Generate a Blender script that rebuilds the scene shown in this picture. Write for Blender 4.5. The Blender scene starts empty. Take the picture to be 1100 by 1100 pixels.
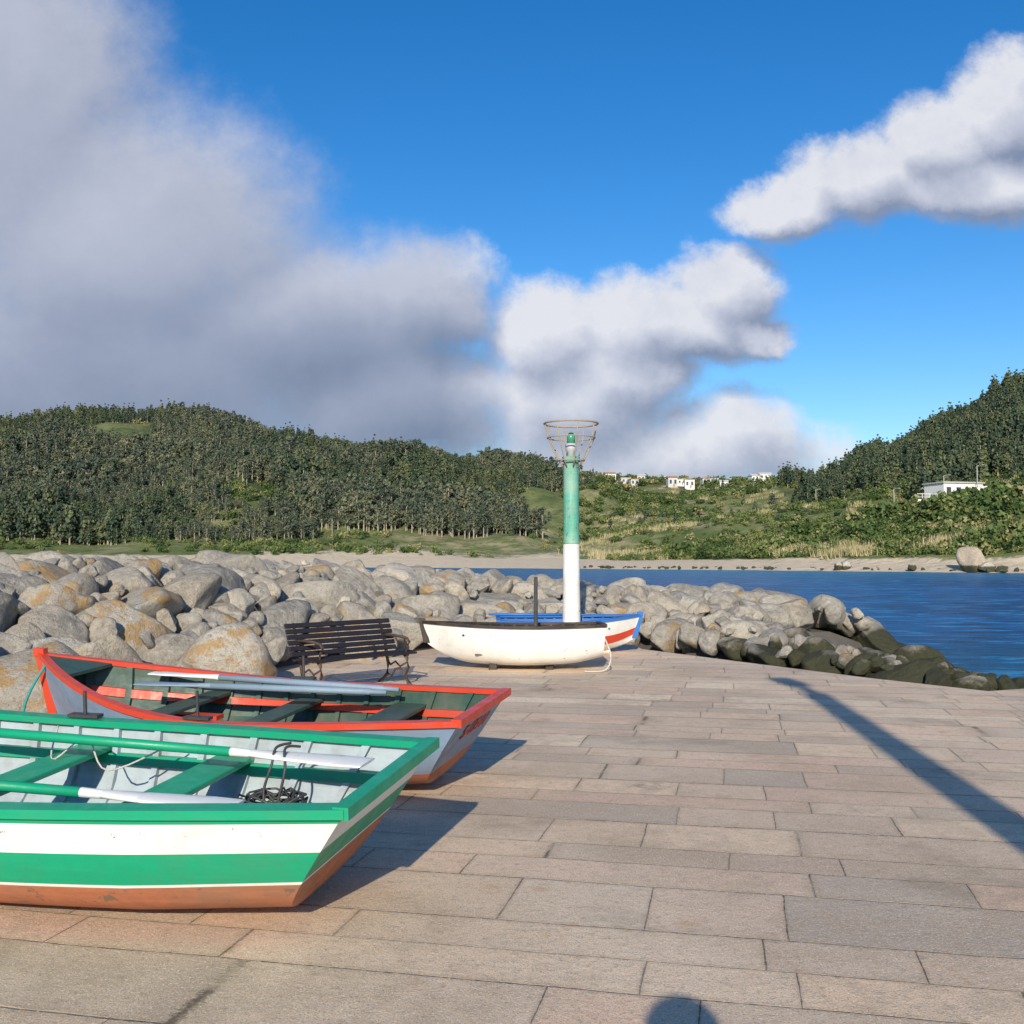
import bpy, bmesh, math, random
import numpy as np
from mathutils import Vector, Matrix, noise, Euler
random.seed(7)
R=math.radians
sc=bpy.context.scene
sc.view_settings.view_transform='Standard'
sc.view_settings.look='None'
sc.view_settings.exposure=0
COL=sc.collection

# ---------------------------------------------------------------- helpers
def link(o,parent=None):
    COL.objects.link(o)
    if parent is not None: o.parent=parent
    return o
def mesh_obj(name,verts,faces,mats,midx=None,parent=None,smooth=False):
    me=bpy.data.meshes.new(name)
    me.from_pydata([tuple(v) for v in verts],[],[tuple(f) for f in faces])
    for m in (mats if isinstance(mats,(list,tuple)) else [mats]): me.materials.append(m)
    if midx is not None: me.polygons.foreach_set('material_index',midx)
    if smooth: me.polygons.foreach_set('use_smooth',[True]*len(me.polygons))
    me.update()
    o=bpy.data.objects.new(name,me)
    return link(o,parent)
def empty(name,loc=(0,0,0),rot=(0,0,0)):
    e=bpy.data.objects.new(name,None); e.empty_display_size=.2
    e.location=loc; e.rotation_euler=rot
    return link(e)
class MB:
    """mesh builder"""
    def __init__(s): s.v=[];s.f=[];s.m=[]
    def add(s,vs,fs,mi=0):
        b=len(s.v); s.v+= [tuple(v) for v in vs]; s.f+=[tuple(b+i for i in f) for f in fs]; s.m+=[mi]*len(fs)
    def box(s,c,d,mi=0,M=None):
        x,y,z=c;a,b,h=d[0]/2,d[1]/2,d[2]/2
        vs=[Vector((x+i*a,y+j*b,z+k*h)) for i in(-1,1) for j in(-1,1) for k in(-1,1)]
        if M is not None: vs=[M@v for v in vs]
        s.add(vs,[(0,1,3,2),(4,6,7,5),(0,4,5,1),(2,3,7,6),(0,2,6,4),(1,5,7,3)],mi)
    def tube(s,pts,rad,n=8,mi=0,cap=True,closed=False):
        pts=[Vector(p) for p in pts]; N=len(pts)
        if not isinstance(rad,(list,tuple)): rad=[rad]*N
        vs=[];up=Vector((0,0,1))
        for i,p in enumerate(pts):
            if closed: t=(pts[(i+1)%N]-pts[i-1])
            else: t=pts[min(i+1,N-1)]-pts[max(i-1,0)]
            t.normalize()
            a=t.cross(up)
            if a.length<.05: a=t.cross(Vector((1,0,0)))
            a.normalize(); b=a.cross(t)
            for k in range(n):
                w=2*math.pi*k/n
                vs.append(p+(a*math.cos(w)+b*math.sin(w))*rad[i])
        fs=[]
        for i in range(N if closed else N-1):
            j=(i+1)%N
            for k in range(n):
                k2=(k+1)%n
                fs.append((i*n+k,i*n+k2,j*n+k2,j*n+k))
        if cap and not closed:
            fs.append(tuple(range(n))[::-1]); fs.append(tuple((N-1)*n+k for k in range(n)))
        s.add(vs,fs,mi)
    def obj(s,name,mats,parent=None,smooth=False):
        return mesh_obj(name,s.v,s.f,mats,s.m,parent,smooth)
def bevel(o,w=.006,seg=2):
    m=o.modifiers.new('bev','BEVEL'); m.width=w; m.segments=seg; m.limit_method='ANGLE'; m.angle_limit=R(40)
    return o
# ---- node helper
class NT:
    def __init__(s,nt): s.nt=nt
    def n(s,t,**k):
        nd=s.nt.nodes.new(t)
        for a,b in k.items(): setattr(nd,a,b)
        return nd
    def l(s,a,b): s.nt.links.new(a,b)
    def setin(s,sock,v):
        if isinstance(v,bpy.types.NodeSocket): s.l(v,sock)
        else: sock.default_value=v
    def math(s,op,a,b=0.0,c=0.0,clamp=False):
        nd=s.n('ShaderNodeMath',operation=op,use_clamp=clamp)
        s.setin(nd.inputs[0],a); s.setin(nd.inputs[1],b); s.setin(nd.inputs[2],c)
        return nd.outputs[0]
    def noise(s,vec,scale,detail=4,rough=.55,dist=0,col=False):
        nd=s.n('ShaderNodeTexNoise'); 
        if vec is not None: s.l(vec,nd.inputs['Vector'])
        nd.inputs['Scale'].default_value=scale; nd.inputs['Detail'].default_value=detail
        nd.inputs['Roughness'].default_value=rough; nd.inputs['Distortion'].default_value=dist
        return nd.outputs['Color' if col else 'Fac']
    def mr(s,v,a,b,c=0.,d=1.,smooth=False):
        nd=s.n('ShaderNodeMapRange'); nd.clamp=True
        if smooth: nd.interpolation_type='SMOOTHSTEP'
        s.setin(nd.inputs[0],v)
        for i,x in enumerate((a,b,c,d)): s.setin(nd.inputs[1+i],x)
        return nd.outputs[0]
    def mix(s,f,a,b,blend='MIX'):
        nd=s.n('ShaderNodeMix',data_type='RGBA',blend_type=blend)
        s.setin(nd.inputs[0],f)
        for i,x in((6,a),(7,b)):
            if isinstance(x,(tuple,list)) and len(x)==3: x=(*x,1)
            s.setin(nd.inputs[i],x)
        return nd.outputs[2]
    def ramp(s,f,stops,interp='LINEAR'):
        nd=s.n('ShaderNodeValToRGB'); s.l(f,nd.inputs[0]); cr=nd.color_ramp; cr.interpolation=interp
        while len(cr.elements)<len(stops): cr.elements.new(.5)
        for e,(p,c) in zip(cr.elements,stops): e.position=p; e.color=(*c,1)
        return nd.outputs[0]
    def bump(s,h,st=.3,dist=.01,normal=None):
        nd=s.n('ShaderNodeBump'); nd.inputs['Strength'].default_value=st; nd.inputs['Distance'].default_value=dist
        s.l(h,nd.inputs['Height'])
        if normal is not None: s.l(normal,nd.inputs['Normal'])
        return nd.outputs[0]
def newmat(name):
    m=bpy.data.materials.new(name); m.use_nodes=True
    t=NT(m.node_tree); p=m.node_tree.nodes['Principled BSDF']
    return m,t,p
def pos(t):
    return t.n('ShaderNodeNewGeometry').outputs['Position']
def paint(name,col,rough=.45,wear=.25,scale=14,dirt=(.22,.17,.12),spec=.4,chip=0.0,bump=.25):
    m,t,p=newmat(name)
    oc=t.n('ShaderNodeTexCoord').outputs['Object']
    n1=t.noise(oc,scale,5,.65); n2=t.noise(oc,scale*.25,4,.65)
    mp=t.n('ShaderNodeMapping'); t.l(oc,mp.inputs[0]); mp.inputs['Scale'].default_value=(1.2,1.2,16)
    n3=t.noise(mp.outputs[0],3,3,.6)
    mp2=t.n('ShaderNodeMapping'); t.l(oc,mp2.inputs[0]); mp2.inputs['Scale'].default_value=(16,16,1.2)
    n4=t.noise(mp2.outputs[0],1.3,4,.65)
    c=t.mix(t.mr(n1,.38,.7,0,wear*.9),col,tuple(x*.55 for x in col))
    c=t.mix(t.mr(n2,.5,.7,0,wear*1.1),c,dirt)
    c=t.mix(t.mr(n3,.45,.8,0,wear*.8),c,tuple(min(1,x*1.25+.03) for x in col))
    c=t.mix(t.mr(n4,.55,.72,0,wear*.9),c,tuple(x*.5+y*.5 for x,y in zip(col,dirt)))
    if chip>0:
        c=t.mix(t.mr(t.noise(oc,scale*1.6,6,.75),.66-chip*.1,.69-chip*.1,0,.85),c,(.16,.12,.09))
    t.setin(p.inputs['Base Color'],c)
    t.setin(p.inputs['Roughness'],t.mr(n1,.3,.8,rough-.08,rough+.25))
    p.inputs['Specular IOR Level'].default_value=spec
    t.l(t.bump(t.math('ADD',n1,t.math('MULTIPLY',n2,3.0)),bump,.006),p.inputs['Normal'])
    return m

# ---------------------------------------------------------------- camera
cam=bpy.data.cameras.new('camera'); cam.lens=36; cam.sensor_width=36; cam.clip_end=9000; cam.clip_start=.05
co=bpy.data.objects.new('camera',cam); link(co)
co.location=(0,0,1.6); co.rotation_euler=(R(92.6),0,0); sc.camera=co

# ---------------------------------------------------------------- sun + sky
EL=24.0; SX=0.10
d=Vector((SX,1,-math.tan(R(EL))*math.sqrt(1+SX*SX))).normalized()
sl=bpy.data.lights.new('sun','SUN'); sl.energy=5.0; sl.angle=R(.55); sl.color=(1,.91,.74)
so=bpy.data.objects.new('sun',sl); link(so); so.rotation_euler=d.to_track_quat('-Z','Y').to_euler(); so.location=(-3,-20,15)

w=bpy.data.worlds.new('World'); sc.world=w; w.use_nodes=True
try:
    w.cycles.sampling_method='MANUAL'; w.cycles.sample_map_resolution=256
except Exception as ex: print(ex)
t=NT(w.node_tree); w.node_tree.nodes.clear()
out=t.n('ShaderNodeOutputWorld')
sky=t.n('ShaderNodeTexSky',sky_type='NISHITA'); sky.sun_disc=False
sky.sun_elevation=R(EL); sky.sun_rotation=R(180+math.degrees(math.atan(SX)))
sky.air_density=1.0; sky.dust_density=.5; sky.ozone_density=3.5
bg=t.n('ShaderNodeBackground'); bg.inputs[1].default_value=.15
hs=t.n('ShaderNodeHueSaturation'); hs.inputs['Hue'].default_value=.505; hs.inputs['Saturation'].default_value=1.34; hs.inputs['Value'].default_value=1.0
t.l(sky.outputs[0],hs.inputs['Color']); t.l(hs.outputs[0],bg.inputs[0])
def pxb(px,py,rx,ry,wt=1.0): return ((px-550)/1100,(600-py)/1100,rx/1100,ry/1100,wt)
blobs=[pxb(-20,100,200,260),pxb(120,260,250,200),pxb(330,350,200,120),pxb(60,420,420,170),pxb(450,325,100,74),pxb(420,430,160,95),pxb(-350,250,380,330),
 pxb(590,360,80,66),pxb(680,345,95,60),pxb(780,305,72,58),pxb(745,350,110,50),pxb(815,355,55,28),pxb(620,430,120,75),pxb(660,400,95,55),
 pxb(700,490,240,52,.75),pxb(800,462,75,50,.78),
 pxb(845,215,66,36,.95),pxb(930,190,90,54),pxb(1015,145,80,66),pxb(1095,110,85,70),pxb(1070,200,150,50),pxb(1250,120,150,90)]
def cloud_group():
    g=bpy.data.node_groups.new('cloud_field','ShaderNodeTree')
    g.interface.new_socket('V',in_out='INPUT',socket_type='NodeSocketVector')
    g.interface.new_socket('D',in_out='OUTPUT',socket_type='NodeSocketFloat')
    q=NT(g); gi=q.n('NodeGroupInput'); go=q.n('NodeGroupOutput')
    V=gi.outputs[0]
    nz=q.noise(V,7,6,.62,0,col=True)
    a=q.n('ShaderNodeVectorMath',operation='SUBTRACT'); q.l(nz,a.inputs[0]); a.inputs[1].default_value=(.5,.5,.5)
    b=q.n('ShaderNodeVectorMath',operation='MULTIPLY_ADD'); q.l(a.outputs[0],b.inputs[0]); b.inputs[1].default_value=(.085,.085,0); q.l(V,b.inputs[2])
    cur=None
    for (u,v,ru,rv,wt) in blobs:
        s2=q.n('ShaderNodeVectorMath',operation='MULTIPLY_ADD'); q.l(b.outputs[0],s2.inputs[0]); s2.inputs[1].default_value=(1/ru,1/rv,0); s2.inputs[2].default_value=(-u/ru,-v/rv,0)
        s3=q.n('ShaderNodeVectorMath',operation='DOT_PRODUCT'); q.l(s2.outputs[0],s3.inputs[0]); q.l(s2.outputs[0],s3.inputs[1])
        e=q.math('MULTIPLY_ADD',s3.outputs['Value'],-wt,wt)
        cur=e if cur is None else q.math('SMOOTH_MAX',cur,e,.3)
    q.l(cur,go.inputs[0])
    return g
cg=cloud_group()
tc=t.n('ShaderNodeTexCoord').outputs['Generated']
sx=t.n('ShaderNodeSeparateXYZ'); t.l(tc,sx.inputs[0])
yy=t.math('MAXIMUM',sx.outputs[1],.05)
U=t.math('DIVIDE',sx.outputs[0],yy); V=t.math('DIVIDE',sx.outputs[2],yy)
cb=t.n('ShaderNodeCombineXYZ'); t.l(U,cb.inputs[0]); t.l(V,cb.inputs[1])
P=cb.outputs[0]
def field(off):
    va=t.n('ShaderNodeVectorMath',operation='ADD'); t.l(P,va.inputs[0]); va.inputs[1].default_value=off
    gn=t.n('ShaderNodeGroup'); gn.node_tree=cg; t.l(va.outputs[0],gn.inputs[0]); return gn.outputs[0]
D0=field((0,0,0)); D1=field((-.016,.034,0))
fine=t.noise(P,22,8,.68)
lft=t.mr(U,-.07,.0,1,0)
dn=t.math('ADD',D0,t.math('MULTIPLY',t.math('SUBTRACT',fine,.5),t.mr(lft,0,1,1.25,.7)))
soft=t.mr(lft,0,1,.62,.8)
mask=t.mr(dn,-.28,soft,0,1,smooth=True)
front=t.mr(sx.outputs[1],.05,.2,0,1)
mask=t.math('MULTIPLY',mask,front)
mask=t.math('MULTIPLY',mask,t.mr(V,-.01,.03,.3,1))
rel=t.math('SUBTRACT',D0,D1)
lit=t.mr(rel,-.45,.42,0,1)
wis=t.noise(P,6,5,.58)
lit=t.math('ADD',lit,t.math('MULTIPLY',t.math('SUBTRACT',wis,.5),.55))
lit=t.math('ADD',lit,t.math('MULTIPLY',t.math('SUBTRACT',fine,.5),t.mr(lft,0,1,.55,.2)))
lit=t.math('MULTIPLY_ADD',t.math('SUBTRACT',lit,.5),t.mr(lft,0,1,.85,.5),t.mr(lft,0,1,.57,.45))
lowdark=t.math('MULTIPLY',t.mr(V,.34,.15,0,.27,smooth=True),lft)
lit=t.math('SUBTRACT',lit,lowdark,clamp=True)
ccol=t.ramp(lit,[(0,(.19,.235,.345)),(.3,(.35,.395,.52)),(.65,(.60,.63,.74)),(1,(.83,.84,.89))])
bgc=t.n('ShaderNodeBackground'); t.l(ccol,bgc.inputs[0]); bgc.inputs[1].default_value=.95
mx=t.n('ShaderNodeMixShader'); t.l(t.math('MULTIPLY',mask,.96),mx.inputs[0]); t.l(bg.outputs[0],mx.inputs[1]); t.l(bgc.outputs[0],mx.inputs[2])
t.l(mx.outputs[0],out.inputs[0])

# ---------------------------------------------------------------- pavement
ANG=-12.0
m_pave,t,p=newmat('granite_slabs')
oc=pos(t)
mp=t.n('ShaderNodeMapping'); t.l(oc,mp.inputs[0]); mp.inputs['Rotation'].default_value=(0,0,R(-ANG))
wn=t.noise(mp.outputs[0],1.7,3,.6,0,col=True)
wa=t.n('ShaderNodeVectorMath',operation='MULTIPLY_ADD'); t.l(wn,wa.inputs[0]); wa.inputs[1].default_value=(.035,.035,0); t.l(mp.outputs[0],wa.inputs[2])
sp=t.n('ShaderNodeSeparateXYZ'); t.l(wa.outputs[0],sp.inputs[0])
H=.42; W=1.02
yr0=t.math('DIVIDE',sp.outputs[1],H)
yr=t.math('ADD',yr0,t.math('MULTIPLY',t.math('SINE',t.math('MULTIPLY',yr0,1.9)),.22)); row=t.math('FLOOR',yr); fy=t.math('FRACT',yr)
w1=t.n('ShaderNodeTexWhiteNoise',noise_dimensions='1D'); t.l(row,w1.inputs['W'])
xs=t.math('ADD',t.math('DIVIDE',sp.outputs[0],W),t.math('MULTIPLY',w1.outputs['Value'],9.0))
xs=t.math('ADD',xs,t.math('MULTIPLY',t.math('SINE',t.math('ADD',t.math('MULTIPLY',xs,2.1),t.math('MULTIPLY',row,1.7))),.40))
colm=t.math('FLOOR',xs); fx=t.math('FRACT',xs)
c3=t.n('ShaderNodeCombineXYZ'); t.l(colm,c3.inputs[0]); t.l(row,c3.inputs[1])
w2=t.n('ShaderNodeTexWhiteNoise',noise_dimensions='3D'); t.l(c3.outputs[0],w2.inputs['Vector'])
ex=t.math('MULTIPLY',t.math('MINIMUM',fx,t.math('SUBTRACT',1,fx)),W)
ey=t.math('MULTIPLY',t.math('MINIMUM',fy,t.math('SUBTRACT',1,fy)),H)
ed=t.math('MINIMUM',ex,ey)
jn=t.noise(oc,26,4,.7)
ed=t.math('ADD',ed,t.math('MULTIPLY',t.math('SUBTRACT',jn,.5),.018))
joint=t.mr(ed,.0005,.0058,1,0)
near_j=t.mr(ed,.0,.035,.42,0)
slab=t.ramp(w2.outputs['Value'],[(0,(.84,.60,.40)),(.16,(.60,.46,.34)),(.34,(.88,.65,.44)),(.52,(.52,.42,.325)),(.68,(.82,.54,.37)),(.84,(.66,.52,.39)),(1,(.92,.72,.50))])
n1=t.noise(oc,1.0,6,.65); n2=t.noise(oc,8,7,.72); n3=t.noise(oc,120,3,.85); n4=t.noise(oc,.33,4,.6)
c=t.mix(t.mr(n2,.42,.68,0,.45),slab,(.50,.38,.27))
c=t.mix(t.mr(n1,.48,.60,0,.55),c,(.52,.385,.26))
c=t.mix(t.mr(n4,.46,.60,0,.42),c,(.94,.74,.53))
c=t.mix(near_j,c,(.38,.285,.195))
c=t.mix(t.mr(n3,.52,.61,0,.66),c,(.22,.17,.13))
n5=t.noise(oc,85,2,.75)
c=t.mix(t.mr(n5,.57,.65,0,.6),c,(.95,.84,.70))
n6=t.noise(oc,24,6,.78)
c=t.mix(t.mr(n6,.53,.65,0,.55),c,(.32,.245,.175))
n7=t.noise(oc,.62,5,.7)
c=t.mix(t.mr(n7,.56,.66,0,.5),c,(.34,.265,.19))
vs=t.n('ShaderNodeTexVoronoi'); t.l(oc,vs.inputs['Vector']); vs.inputs['Scale'].default_value=.8
blot=t.math('MULTIPLY',t.mr(vs.outputs['Distance'],.05,.16,1,0),t.mr(n2,.4,.6,0,.55))
c=t.mix(blot,c,(.19,.15,.11))
rust=t.math('MULTIPLY',t.mr(t.noise(oc,3.1,5,.7),.60,.66,0,1),t.mr(n4,.45,.6,0,.5))
c=t.mix(rust,c,(.56,.31,.13))
sandj=t.mr(t.noise(oc,2.2,3,.6),.46,.62,0,1)
jc=t.mix(sandj,(.13,.10,.075),(.52,.41,.29))
c=t.mix(t.math('MULTIPLY',joint,.85),c,jc)
t.setin(p.inputs['Base Color'],c); t.setin(p.inputs['Roughness'],t.mr(n2,.3,.7,.65,.95)); p.inputs['Specular IOR Level'].default_value=.12
hh=t.math('ADD',t.math('MULTIPLY',joint,-1.0),t.math('ADD',t.math('MULTIPLY',n3,.6),t.math('MULTIPLY',n2,1.0)))
hh=t.math('ADD',hh,t.math('ADD',t.math('MULTIPLY',w2.outputs['Value'],.6),t.math('MULTIPLY',n6,1.0)))
t.l(t.bump(hh,.75,.008),p.inputs['Normal'])
edge=[(-30,-25),(40,-25),(40,17),(12,14.6),(7.5,13.2),(5.75,12.45),(4.8,13.8),(3.65,15.8),(2.3,18.2),(2.2,20.5),(-.5,21),(-3,18.5),(-6,15.5),(-12,12),(-30,10)]
vs_=[(x,y,0) for x,y in edge]+[(x,y,-2.5) for x,y in edge]
n=len(edge)
fs_=[tuple(range(n))]+[(i,i+n,(i+1)%n+n,(i+1)%n) for i in range(n)]
pv=mesh_obj('stone_pavement',vs_,fs_,m_pave)
# ---------------------------------------------------------------- water + seabed
m_w,t,p=newmat('sea_water')
oc=pos(t)
mp=t.n('ShaderNodeMapping'); t.l(oc,mp.inputs[0]); mp.inputs['Scale'].default_value=(.45,1,1)
a1=t.noise(mp.outputs[0],.9,6,.68); a3=t.noise(mp.outputs[0],4.5,4,.6)
mp2=t.n('ShaderNodeMapping'); t.l(oc,mp2.inputs[0]); mp2.inputs['Scale'].default_value=(.22,1,1)
a2=t.noise(mp2.outputs[0],.13,8,.8)
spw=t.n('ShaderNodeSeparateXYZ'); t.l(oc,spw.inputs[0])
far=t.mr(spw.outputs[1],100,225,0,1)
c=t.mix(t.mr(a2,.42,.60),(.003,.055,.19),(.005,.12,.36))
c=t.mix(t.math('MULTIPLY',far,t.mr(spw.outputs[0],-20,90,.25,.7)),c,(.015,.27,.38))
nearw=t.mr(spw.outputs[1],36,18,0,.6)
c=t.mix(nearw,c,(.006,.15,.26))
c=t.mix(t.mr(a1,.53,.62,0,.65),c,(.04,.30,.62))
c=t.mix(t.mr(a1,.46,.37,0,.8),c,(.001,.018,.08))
t.setin(p.inputs['Base Color'],c); p.inputs['Roughness'].default_value=.25; p.inputs['IOR'].default_value=1.33
p.inputs['Specular IOR Level'].default_value=.12
h=t.math('ADD',t.math('MULTIPLY',a1,1.0),t.math('MULTIPLY',a3,.22))
t.l(t.bump(h,1.0,.7),p.inputs['Normal'])
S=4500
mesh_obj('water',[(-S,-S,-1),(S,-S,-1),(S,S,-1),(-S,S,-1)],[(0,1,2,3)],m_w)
m_bed,t,p=newmat('seabed'); p.inputs['Base Color'].default_value=(.2,.17,.11,1); p.inputs['Roughness'].default_value=.9
mesh_obj('ground',[(-S,-S,-4),(S,-S,-4),(S,S,-4),(-S,S,-4)],[(0,1,2,3)],m_bed)

# ---------------------------------------------------------------- terrain
cols=[
(-1300,[(300,609),(330,596),(400,565),(500,500),(640,460),(1000,500)]),
(-300,[(330,609),(352,598),(410,575),(520,500),(650,455),(1000,500)]),
(0,[(330,609),(352,599),(410,580),(520,515),(650,460),(1000,500)]),
(100,[(325,609),(350,599),(410,582),(520,510),(650,446),(1000,500)]),
(200,[(320,609),(345,599),(400,582),(500,515),(650,453),(1000,500)]),
(300,[(310,609),(335,599),(395,584),(490,530),(640,473),(1000,510)]),
(420,[(295,610),(325,599),(395,580),(490,540),(620,490),(1000,520)]),
(540,[(275,610),(315,601),(400,586),(500,550),(640,502),(1000,518)]),
(620,[(260,611),(300,602),(400,580),(520,555),(760,514),(1000,518)]),
(700,[(245,611),(275,603),(380,575),(560,548),(820,519),(1100,522)]),
(800,[(230,612),(250,604),(340,570),(560,540),(800,521),(1100,524)]),
(860,[(218,612),(234,604),(290,568),(430,540),(700,522),(1100,526)]),
(950,[(205,613),(218,604),(255,572),(330,535),(500,490),(1000,530)]),
(1030,[(192,614),(204,605),(238,568),(285,533),(480,452),(1000,520)]),
(1100,[(183,615),(194,605),(228,560),(275,526),(470,416),(1000,500)]),
(1300,[(165,616),(177,605),(210,550),(260,500),(460,350),(1000,470)]),
(2300,[(120,620),(135,605),(180,520),(260,440),(440,330),(1000,470)])]
us=[(c[0]-550)/1100 for c in cols]
def hterr(X,Y):
    u=X/Y
    u=max(us[0],min(us[-1],u))
    i=0
    while i<len(us)-2 and u>us[i+1]: i+=1
    f=(u-us[i])/(us[i+1]-us[i]); f=f*f*(3-2*f)
    K=[]
    for (a,pa),(b,pb) in zip(cols[i][1],cols[i+1][1]):
        K.append((a+(b-a)*f, (1.6+(600-pa)/1100*a)*(1-f)+(1.6+(600-pb)/1100*b)*f))
    Ys=K[0][0]
    if Y<=Ys: return max(-3.5,-1-(Ys-Y)*.08), (Y-Ys), 0
    for k in range(len(K)-1):
        if Y<=K[k+1][0]:
            g=(Y-K[k][0])/(K[k+1][0]-K[k][0])
            z=K[k][1]*(1-g)+K[k+1][1]*g
            break
    else:
        z=K[-1][1]; k=len(K)-1; g=0
    amp=min(1,max(0,(Y-K[1][0])/80))
    mid=max(0,1-abs((k+g)-2.8)/1.3) if u<.1 else 0
    z+=amp*(noise.fractal(Vector((X*.012,Y*.012,3.1)),1.0,2.0,4)*(7+9*mid)+noise.noise(Vector((X*.05,Y*.05,1)))*1.2)
    return z,(Y-Ys),k+g
NU,ND=300,170
vv=[];zone=[]
Ds=[110*(1700/110)**(j/(ND-1)) for j in range(ND)]
for j in range(ND):
    for i in range(NU):
        u=-1.5+3.2*i/(NU-1); Y=Ds[j]; X=u*Y
        z,dd,k=hterr(X,Y)
        vv.append((X,Y,z))
        nn=noise.fractal(Vector((X*.02,Y*.02,0)),1,2,3)
        sand=1.0 if (k<1.0) else max(0,1-(k-1)*(1.3 if -.25<u<.12 else 4)+nn*.5)
        dry=max(0,min(1,.5+nn*1.6)) if k<4 else 0
        if u<-.02: dry=max(0,min(1,.45+nn*1.8)) if k<2.2 else 0
        zone.append((min(1,sand),max(0,min(1,dry)),max(0,min(1,(k-1.8)/.5)) if (u<.02 or k>3.1) else 0,1))
ff=[(j*NU+i,j*NU+i+1,(j+1)*NU+i+1,(j+1)*NU+i) for j in range(ND-1) for i in range(NU-1)]
m_t,t,p=newmat('hillside')
oc=pos(t)
at=t.n('ShaderNodeAttribute',attribute_name='zone'); ss=t.n('ShaderNodeSeparateColor'); t.l(at.outputs['Color'],ss.inputs[0])
g1=t.noise(oc,.03,6,.6); g2=t.noise(oc,.35,5,.65); g3=t.noise(oc,.11,5,.6)
c=t.ramp(g1,[(0,(.065,.09,.035)),(.42,(.11,.145,.05)),(.55,(.16,.19,.07)),(.7,(.24,.24,.11)),(1,(.34,.30,.17))])
c=t.mix(t.math('MULTIPLY',ss.outputs[1],t.mr(g3,.42,.6,0,.8)),c,(.42,.35,.21))
c=t.mix(t.mr(g2,.50,.66,0,.6),c,(.06,.085,.032))
c=t.mix(t.math('MULTIPLY',ss.outputs[2],t.mr(g1,.60,.48,.2,.7)),c,(.055,.075,.036))
sandc=t.ramp(g2,[(0,(.50,.40,.27)),(1,(.78,.65,.48))])
c=t.mix(t.mr(t.math('ADD',ss.outputs[0],t.math('MULTIPLY',t.math('SUBTRACT',g2,.5),.9)),.4,.6),c,sandc)
t.setin(p.inputs['Base Color'],c); p.inputs['Roughness'].default_value=.95; p.inputs['Specular IOR Level'].default_value=.1
t.l(t.bump(g2,.8,1.2),p.inputs['Normal'])
to=mesh_obj('hills',vv,ff,m_t,smooth=True)
ca=to.data.color_attributes.new('zone','FLOAT_COLOR','POINT')
ca.data.foreach_set('color',[x for z in zone for x in z])

# ---------------------------------------------------------------- vegetation
def leafmat(name,stops,nscale=.02,rnd=.5,dk=.3):
    m,t,p=newmat(name)
    oc=pos(t); oi=t.n('ShaderNodeObjectInfo')
    f=t.math('ADD',t.math('MULTIPLY',t.noise(oc,nscale,3,.6),1-rnd),t.math('MULTIPLY',oi.outputs['Random'],rnd))
    c=t.ramp(t.mr(f,.2,.78),stops)
    c=t.mix(t.mr(t.noise(oc,.9,2,.6),.4,.7,0,dk),c,(.035,.05,.022))
    t.setin(p.inputs['Base Color'],c); p.inputs['Roughness'].default_value=.7; p.inputs['Specular IOR Level'].default_value=.2
    return m
m_pine=leafmat('pine_foliage',[(0,(.034,.060,.044)),(.35,(.055,.083,.052)),(.7,(.085,.113,.062)),(1,(.145,.17,.082))],.018,.55)
m_euc=leafmat('eucalyptus_foliage',[(0,(.052,.074,.058)),(.4,(.082,.106,.073)),(.75,(.125,.145,.088)),(1,(.19,.195,.115))],.018,.55)
m_bush=leafmat('scrub_foliage',[(0,(.035,.06,.020)),(.3,(.065,.11,.030)),(.55,(.11,.16,.045)),(.78,(.20,.22,.075)),(1,(.33,.29,.14))],.035,.5,.35)
m_reed=leafmat('dry_reeds',[(0,(.28,.27,.12)),(.5,(.42,.36,.20)),(1,(.55,.46,.28))],.05,.5,.15)
m_bark=paint('bark',(.40,.35,.28),.9,.3,2)
def leafquads(mb,c,r,n,size,rng,flat=1.0,mi=0,squash=1.0):
    for _ in range(n):
        dv=Vector((rng.gauss(0,1),rng.gauss(0,1),rng.gauss(0,1)*squash)).normalized()
        pz=Vector(c)+Vector((dv.x*r,dv.y*r,dv.z*r*flat))*(rng.random()**.35)
        nrm=(dv+Vector((rng.uniform(-1,1),rng.uniform(-1,1),rng.uniform(-1,1)))*.8).normalized()
        a=nrm.orthogonal().normalized(); a=Matrix.Rotation(rng.random()*6.28,3,nrm)@a; b=nrm.cross(a)
        s=size*rng.uniform(.6,1.3); s2=s*rng.uniform(.5,.9)
        mb.add([pz-a*s-b*s2*.3,pz+b*s2-a*s*.1,pz+a*s+b*s2*.2,pz-b*s2+a*s*.1],[(0,1,2,3)],mi)
def libobj(name,mb,mats):
    me=bpy.data.meshes.new(name); me.from_pydata(mb.v,[],mb.f)
    for m in mats: me.materials.append(m)
    me.polygons.foreach_set('material_index',mb.m); me.update()
    return bpy.data.objects.new(name,me)
def lib_coll(name,objs):
    c=bpy.data.collections.new(name)
    for o in objs: c.objects.link(o)
    return c
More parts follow.
